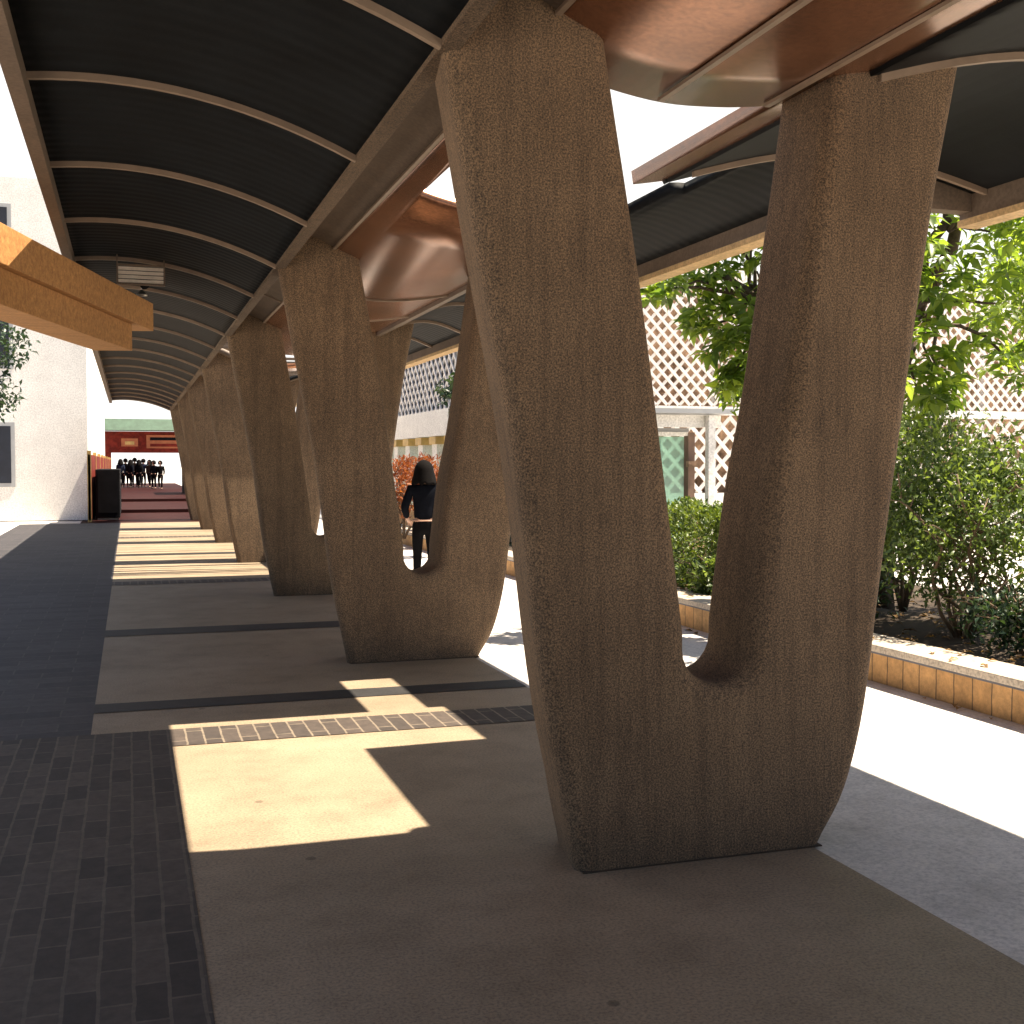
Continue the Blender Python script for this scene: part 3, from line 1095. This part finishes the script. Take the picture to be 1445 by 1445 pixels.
# screen facing the walkway, behind the woman
sc1 = empty('lattice_screen', (7.5, 22.0, 0), math.pi / 2)
tag(sc1, 'white diamond lattice screen over a dark void above the white band behind the woman', 'lattice screen')
lattice_bars(0, 22, 2.86, 5.3, 0.44, 0.40, 0.075, 0.03).build('lattice', M['lattice'], sc1)
MB().box(0, 22, -0.42, -0.36, 2.6, 5.3).build('backing', M['navy_wall'], sc1)
MB().box(0, 22, -0.06, 0.06, 5.3, 5.45).build('top_rail', M['white'], sc1)
for i in range(8):
    MB().box(i * 3.1, i * 3.1 + 0.09, -0.30, -0.22, 2.86, 5.3).build('post', M['white'], sc1)

# white colonnade below it
cb = empty('white_pavilion', (7.5, 22.0, 0), math.pi / 2)
tag(cb, 'white pavilion front with plain band, columns and green glazing behind the woman', 'pavilion')
MB().box(0, 22, -0.35, 0.25, 2.20, 2.845).build('band', M['white'], cb)
MB().box(0, 22, -2.4, -2.3, 0, 2.2).build('back_wall', M['tan_wall'], cb)
for i in range(15):
    x = 0.4 + i * 1.5
    c_ = MB().box(x, x + 0.5, -0.2, 0.2, 0.0, 2.0).build('column', M['white'], cb)
    MB().box(x - 0.08, x + 0.58, -0.26, 0.26, 2.0, 2.19).build('capital', M['ochre'], c_)
    g_ = MB().box(x + 0.55, x + 1.45, -0.12, -0.09, 0.1, 1.95).build('glazing', M['green_glass'], cb)
    MB().box(x + 0.95, x + 1.02, -0.135, -0.075, 0.1, 1.95).build('mullion', M['brown_frame' if i % 2 else 'ochre'], g_)
MB().box(0, 22, 0.9, 1.0, 0.0, 0.5).build('low_wall', M['planter'], cb)

# screen facing the viewer, seen through the near slot
sc2 = empty('lattice_screen', (8.2, 22.0, 0))
tag(sc2, 'broad white diamond lattice screen over a tan wall seen through the near slot', 'lattice screen')
lattice_bars(0, 14, 2.72, 5.6, 0.26, 0.27, 0.062, 0.03).build('lattice', M['lattice'], sc2)
MB().box(0, 14, 0.35, 0.45, 0, 5.2).build('backing', M['tan_wall'], sc2)
MB().box(0, 14, -0.05, 0.07, 2.52, 2.70).build('bottom_rail', M['white'], sc2)
lattice_bars(0, 14, 0.9, 2.5, 0.36, 0.38, 0.08, 0.03).build('lattice', M['lattice'], sc2)
MB().box(0, 14, -0.06, 0.06, 0.0, 0.9).build('base_wall', M['white'], sc2)
for i in range(5):
    MB().box(i * 3.4, i * 3.4 + 0.12, 0.10, 0.22, 0.0, 5.6).build('post', M['white'], sc2)

# glass kiosk under it
kp = at(925, 600, 19.5)
ki = empty('glass_kiosk', (kp.x, kp.y, 0))
tag(ki, 'green glass kiosk with white beam roof and white post seen through the near slot', 'kiosk')
wk = at(1032, 600, 19.5).x - kp.x
MB().box(-2.4, wk, 0.0, 0.16, 2.12, 2.32).build('roof_beam', M['white'], ki)
MB().box(-2.4, wk + 0.12, -0.25, 1.6, 2.34, 2.42).build('awning', M['grey'], ki)
pxs = at(1019, 600, 19.3).x - kp.x
MB().box(pxs - 0.065, pxs + 0.065, -0.15, -0.02, 0.0, 2.32).build('post', M['white'], ki, bevel=0.01)
MB().box(-2.4, 0.75, 0.3, 0.4, 2.05, 2.11).build('header', M['grey'], ki)
MB().box(-2.4, 0.72, 0.27, 0.42, 1.98, 2.045).build('header', M['white'], ki)
for i in range(5):
    x = -2.4 + i * 0.62
    g_ = MB().box(x + 0.02, x + 0.60, 0.34, 0.36, 0.1, 1.97).build('glass_pane', M['green_glass'], ki)
    MB().box(x - 0.015, x + 0.015, 0.32, 0.38, 0.1, 1.975).build('mullion', M['grey'], g_)
MB().box(0.18, 0.52, 0.9, 1.1, 0.0, 1.95).build('inner_column', M['green_roof'], ki)
MB().box(0.72, 0.84, 0.25, 0.42, 0.0, 2.04).build('door_frame', M['brown_frame'], ki)
MB().box(0.65, pxs - 0.1, 0.1, 0.2, 1.45, 1.55).build('rail', M['tan_wall'], ki)
MB().box(0.84, wk, 0.25, 0.35, 0.0, 0.75).build('low_wall', M['tan_wall'], ki)

# ------------------------------------------------------------------ far left: white building and red gate
wb = empty('white_building', (-1.05, 33.5, 0))
tag(wb, 'tall white building along the left edge beyond the end of the canopy', 'building')
MB().box(-14, 0, 0, 24, 0, 9).build('wall', M['white'], wb)
for i in range(3):
    for z in (0.9, 4.0, 6.6):
        w_ = MB().box(-3.6 - i * 3.4, -1.8 - i * 3.4, -0.03, 0.03, z, z + 1.7).build('window', M['grey'], wb)
        MB().box(-3.5 - i * 3.4, -1.9 - i * 3.4, -0.045, 0.0, z + 0.1, z + 1.6).build('pane', M['navy_wall'], w_)

GD = 74.0
g0, g1 = at(160, 655, GD), at(262, 655, GD)
gy_ = g0.y
gx0 = (152 - 182) * GD / 1741 + 0.0
ga = empty('red_gate', (0.35, 70.0, 0))
tag(ga, 'red gateway with painted sign boards and green roof at the end of the walkway', 'gate')
MB().box(-1.75, 3.2, -0.3, 0.3, 2.15, 3.35).build('header', M['red'], ga)
s1 = MB().box(-0.95, 0.35, -0.36, -0.305, 2.35, 3.1).build('sign_board', M['red'], ga)
MB().box(-0.75, 0.15, -0.40, -0.362, 2.5, 2.95).build('panel', M['orange'], s1)
MB().box(-0.55, -0.05, -0.42, -0.402, 2.6, 2.78).build('emblem', M['ochre'], s1)
s2 = MB().box(0.6, 2.6, -0.36, -0.305, 2.4, 3.15).build('sign_board', M['orange'], ga)
MB().box(0.8, 2.4, -0.38, -0.362, 2.85, 3.02).build('panel', M['dark'], s2)
MB().box(0.8, 2.4, -0.38, -0.362, 2.5, 2.66).build('panel', M['red'], s2)
for x in (-1.75, 2.75):
    MB().box(x, x + 0.45, -0.25, 0.25, 0, 2.15).build('post', M['red'], ga)
rf = MB()
rf.add([(-1.9, -1.0, 3.4), (3.4, -1.0, 3.4), (3.4, 1.0, 3.4), (-1.9, 1.0, 3.4), (-2.5, -0.4, 4.05), (3.6, -0.4, 4.05), (3.6, 0.4, 4.05), (-2.5, 0.4, 4.05)],
       [(0, 3, 2, 1), (4, 5, 6, 7), (0, 1, 5, 4), (1, 2, 6, 5), (2, 3, 7, 6), (3, 0, 4, 7)])
rf.build('roof', M['green_roof'], ga)

# red side hoarding and dark panel at the left of the red paving
ho = empty('red_hoarding', (-0.98, 32.2, 0))
tag(ho, 'low red hoarding lining the left side of the red paving', 'hoarding')
MB().box(-0.03, 0.03, 0, 37, 0.05, 1.75).build('panel', M['red'], ho)
for i in range(8):
    MB().box(-0.05, 0.05, i * 5.2, i * 5.2 + 0.12, 0, 1.85).build('post', M['ochre'], ho)
db = empty('dark_cabinet', (-0.62, 33.2, 0))
tag(db, 'dark upright cabinet at left where the red paving begins', 'cabinet')
MB().box(-0.24, 0.38, 0, 5.0, 0.06, 1.36).build('body', M['dark'], db, bevel=0.02)
MB().box(-0.20, 0.34, 0.1, 4.9, 0.0, 0.06).build('plinth', M['grey'], db)
MB().box(-0.18, 0.32, -0.015, 0.0, 0.2, 1.25).build('door', M['dark'], db)
# shallow steps of the red paving
for i, (y, h) in enumerate(((38, 0.10), (46, 0.20))):
    o = MB().box(-0.7, 3.0, y, 84 - i * 0.02, h - 0.098, h).build('red_steps', M['maroon'], None)
    tag(o, kind='structure')
# dark shop front that closes the right of the gateway
sh = empty('dark_kiosk', (2.9, 52, 0))
tag(sh, 'dark stall standing right of the crowd under the red gate', 'kiosk')
MB().box(-0.6, 1.6, 0, 4, 0, 2.4).build('wall', M['dark'], sh)
MB().box(-0.8, 1.8, -0.4, 4.2, 2.4, 2.5).build('roof', M['red'], sh)
MB().box(-0.4, 1.3, -0.02, 0.0, 0.9, 1.9).build('counter_opening', M['navy_wall'], sh)

# ------------------------------------------------------------------ people
def skin_mesh(name, chains, mat, parent, sub=2, root=0):
    """chains: list of (points, radii, attach) where attach joins the first point to an earlier vertex index."""
    verts, edges, rad = [], [], []
    marks = {}
    for key, pts, rr, att in chains:
        prev = marks[att] if att is not None else None
        for i, (p, r) in enumerate(zip(pts, rr)):
            verts.append(p); rad.append(r)
            k = len(verts) - 1
            if prev is not None: edges.append((prev, k))
            prev = k
            marks[key + str(i)] = k
    me = bpy.data.meshes.new(name)
    me.from_pydata([tuple(v) for v in verts], edges, [])
    o = bpy.data.objects.new(name, me)
    COL.objects.link(o)
    sk = o.modifiers.new('skin', 'SKIN')
    sk.use_smooth_shade = True
    for i, r in enumerate(rad):
        sv = me.skin_vertices[0].data[i]
        sv.radius = r if isinstance(r, tuple) else (r, r)
        sv.use_root = (i == root)
    sb = o.modifiers.new('sub', 'SUBSURF')
    sb.levels = sub; sb.render_levels = sub
    dg = bpy.context.evaluated_depsgraph_get()
    m2 = bpy.data.meshes.new_from_object(o.evaluated_get(dg))
    m2.name = name
    o.modifiers.clear()
    o.data = m2
    bpy.data.meshes.remove(me)
    m2.materials.clear()
    m2.materials.append(mat)
    m2.shade_smooth()
    o.parent = parent
    return o


def person(name, loc, rz, label, group, pose='stand', top=None, legs=None, belt=False, scale=1.0, fingers=True, hair_long=True, sub=2):
    root = empty(name, loc, rz)
    root.scale = (scale,) * 3
    tag(root, label, 'person', group)
    top = top or M['navy_cloth']; legs = legs or M['black_cloth']
    # figure faces +Y, height about 1.55
    if pose == 'stand':
        el = {-1: (-.25, -.03, .985), 1: (.255, -.05, .985)}
        wr = {-1: (-.205, .10, .845), 1: (.165, .02, .815)}
        pa = {-1: (-.185, .155, .815), 1: (.125, .06, .790)}
        kn = {-1: (-.085, .02, .42), 1: (.095, .015, .42)}
        an = {-1: (-.095, -.01, .065), 1: (.10, -.01, .065)}
    else:
        el = {-1: (-.21, .05, .97), 1: (.21, -.08, .97)}
        wr = {-1: (-.20, .17, .80), 1: (.20, -.10, .74)}
        pa = {-1: (-.195, .20, .75), 1: (.20, -.09, .68)}
        kn = {-1: (-.085, .14, .43), 1: (.085, -.02, .42)}
        an = {-1: (-.085, .17, .075), 1: (.085, -.24, .12)}
    body = [('s', [(0, 0, .80), (0, -.01, .93), (0, -.015, 1.08), (0, -.01, 1.20), (0, 0, 1.275), (0, .012, 1.335), (0, .02, 1.40), (0, .02, 1.47), (0, .018, 1.515)],
             [(.125, .095), (.105, .08), (.125, .09), (.115, .08), (.05, .05), (.043, .045), (.066, .08), (.07, .088), (.045, .055)], None)]
    body.append(('n', [(0, .105, 1.43)], [.012], 's6'))
    for s, c in ((-1, 'l'), (1, 'r')):
        body.append((c + 'a', [(s * .145, -.01, 1.225), el[s], wr[s], pa[s]], [.05, .037, .026, (.03, .018)], 's3'))
        if fingers:
            P = Vector(pa[s]); D = (Vector(pa[s]) - Vector(wr[s])).normalized()
            sd = D.cross(Vector((0, 0, 1))).normalized()
            for j, ln in enumerate((.055, .068, .07, .062)):
                o_ = sd * (j - 1.5) * .017
                q1 = P + o_ + D * .035
                q2 = q1 + D * ln * .5 + Vector((0, 0, -.006))
                q3 = q2 + D * ln * .4 + Vector((0, 0, -.02))
                body.append((c + 'f%d_' % j, [q1, q2, q3], [.0085, .008, .0065], c + 'a3'))
            t1 = P - D * .02 + sd * (-.032)
            body.append((c + 't', [t1, t1 + D * .03 - sd * .012], [.01, .008], c + 'a3'))
        body.append((c + 'l', [(s * .08, 0, .74), kn[s], an[s], Vector(an[s]) + Vector((s * .012, .085, -.035)), Vector(an[s]) + Vector((s * .016, .14, -.042))],
                     [.078, .05, .034, (.032, .024), (.026, .018)], 's0'))
    skin_mesh('body', body, M['skin'], root, sub)
    jk = [('s', [(0, 0, .79), (0, -.01, .94), (0, -.015, 1.08), (0, -.012, 1.20), (0, 0, 1.27)],
           [(.152, .118), (.135, .105), (.152, .112), (.142, .098), (.066, .062)], None)]
    for s, c in ((-1, 'l'), (1, 'r')):
        e = Vector(el[s]); w_ = Vector(wr[s])
        jk.append((c + 'a', [(s * .17, -.012, 1.215), e, e.lerp(w_, .93)], [.068, .056, .04], 's3'))
    skin_mesh('jacket', jk, top, root, sub)
    tr = [('s', [(0, 0, .88), (0, 0, .79)], [(.128, .10), (.14, .108)], None)]
    for s, c in ((-1, 'l'), (1, 'r')):
        tr.append((c + 'l', [(s * .085, -.005, .72), kn[s], Vector(an[s]) + Vector((0, 0, .01))], [.090, .062, .047], 's1'))
    skin_mesh('trousers', tr, legs, root, sub)
    # hair: bob that covers the back and sides of the skull, open at the face
    hv, hf = [], []
    nu, nv = 20, 12
    zc_, low = 1.455, (1.31 if hair_long else 1.40)
    for i in range(nv + 1):
        t = i / nv
        for j in range(nu + 1):
            a = R(-150) + R(300) * j / nu - math.pi / 2      # centred on the back of the head (-Y)
            if t < 0.45:
                ph = t / 0.45 * math.pi / 2
                rx, z = math.sin(ph), zc_ + 0.115 * math.cos(ph)
                ex = 1.0
            else:
                q = (t - 0.45) / 0.55
                rx, z = 1.0 + 0.24 * q * (1 if hair_long else -0.9), zc_ - (zc_ - low) * q
            wv = 1 + 0.045 * math.sin(j * 2.7 + i * 0.6) * t
            tp = 0.88 + 0.16 * t
            hv.append((0.112 * tp * rx * math.cos(a) * wv, 0.012 + 0.125 * rx * math.sin(a) * wv, z - 0.045 * abs(math.sin(j * 1.9)) * t * t))
    for i in range(nv):
        for j in range(nu):
            k = i * (nu + 1) + j
            hf.append((k, k + 1, k + nu + 2, k + nu + 1))
    h_ = obj('hair', hv, hf, M['hair'], root, True)
    sd_ = h_.modifiers.new('thickness', 'SOLIDIFY'); sd_.thickness = 0.022; sd_.offset = -0.5
    if belt:
        b = MB()
        pts = [(.134 * math.cos(a), .106 * math.sin(a), .838) for a in [2 * math.pi * k / 24 for k in range(25)]]
        n = 24
        v, f = [], []
        for a in range(n):
            x, y = math.cos(2 * math.pi * a / n), math.sin(2 * math.pi * a / n)
            for rr, z in ((1.0, .818), (1.08, .818), (1.08, .836), (1.0, .836)):
                v.append((.152 * rr * x, .118 * rr * y, z))
        for a in range(n):
            for c in range(4):
                f.append((a * 4 + c, a * 4 + (c + 1) % 4, ((a + 1) % n) * 4 + (c + 1) % 4, ((a + 1) % n) * 4 + c))
        b.add(v, f).build('belt', M['belt'], root, True)
    for s in (-1, 1):
        a = Vector(an[s])
        skin_mesh('shoe', [('s', [a + Vector((0, -.03, -.028)), a + Vector((s * .006, .05, -.03)), a + Vector((s * .014, .15, -.04))],
                            [(.042, .036), (.045, .034), (.036, .022)], None)], M['shoe'], root, 1)
    return root


wp = at(598, 655, 14.5)
person('person', (wp.x, wp.y, -0.008), -YAW + R(8), 'woman seen from behind in dark jacket and trousers, dark bob, standing beyond a pillar slot', None, 'stand', belt=True, scale=0.985)
CG = 'people crowded under the red gate'
for i, (u, d, hs, ps, tp, rz) in enumerate(((170, 63, 1.02, 'walk', 'cl1', 0.2), (177, 66, 1.05, 'stand', 'black_cloth', 0.1), (184, 63, 1.0, 'walk', 'navy_cloth', -0.3),
                                            (190, 67, 1.08, 'stand', 'cl2', 0.4), (196, 64, 1.0, 'walk', 'black_cloth', 0.0), (202, 66, 1.04, 'stand', 'cl1', -0.2),
                                            (211, 65, 1.0, 'walk', 'cl2', 3.0), (217, 62, 0.97, 'stand', 'navy_cloth', 2.8))):
    p = at(u, 655, d)
    person('person', (p.x, p.y, 0.20), -YAW + rz, 'small dark figure in the crowd under the red gate', CG, ps, M[tp], M['black_cloth'], False, hs * 0.98, False, i % 2 == 0, 1)
p = at(226, 655, 60)
person('person', (p.x, p.y, 0.20), 3.0, 'dark figure apart from the crowd, walking beside the farthest pillar', None, 'walk', M['black_cloth'], M['black_cloth'], False, 0.94, False, False, 1)
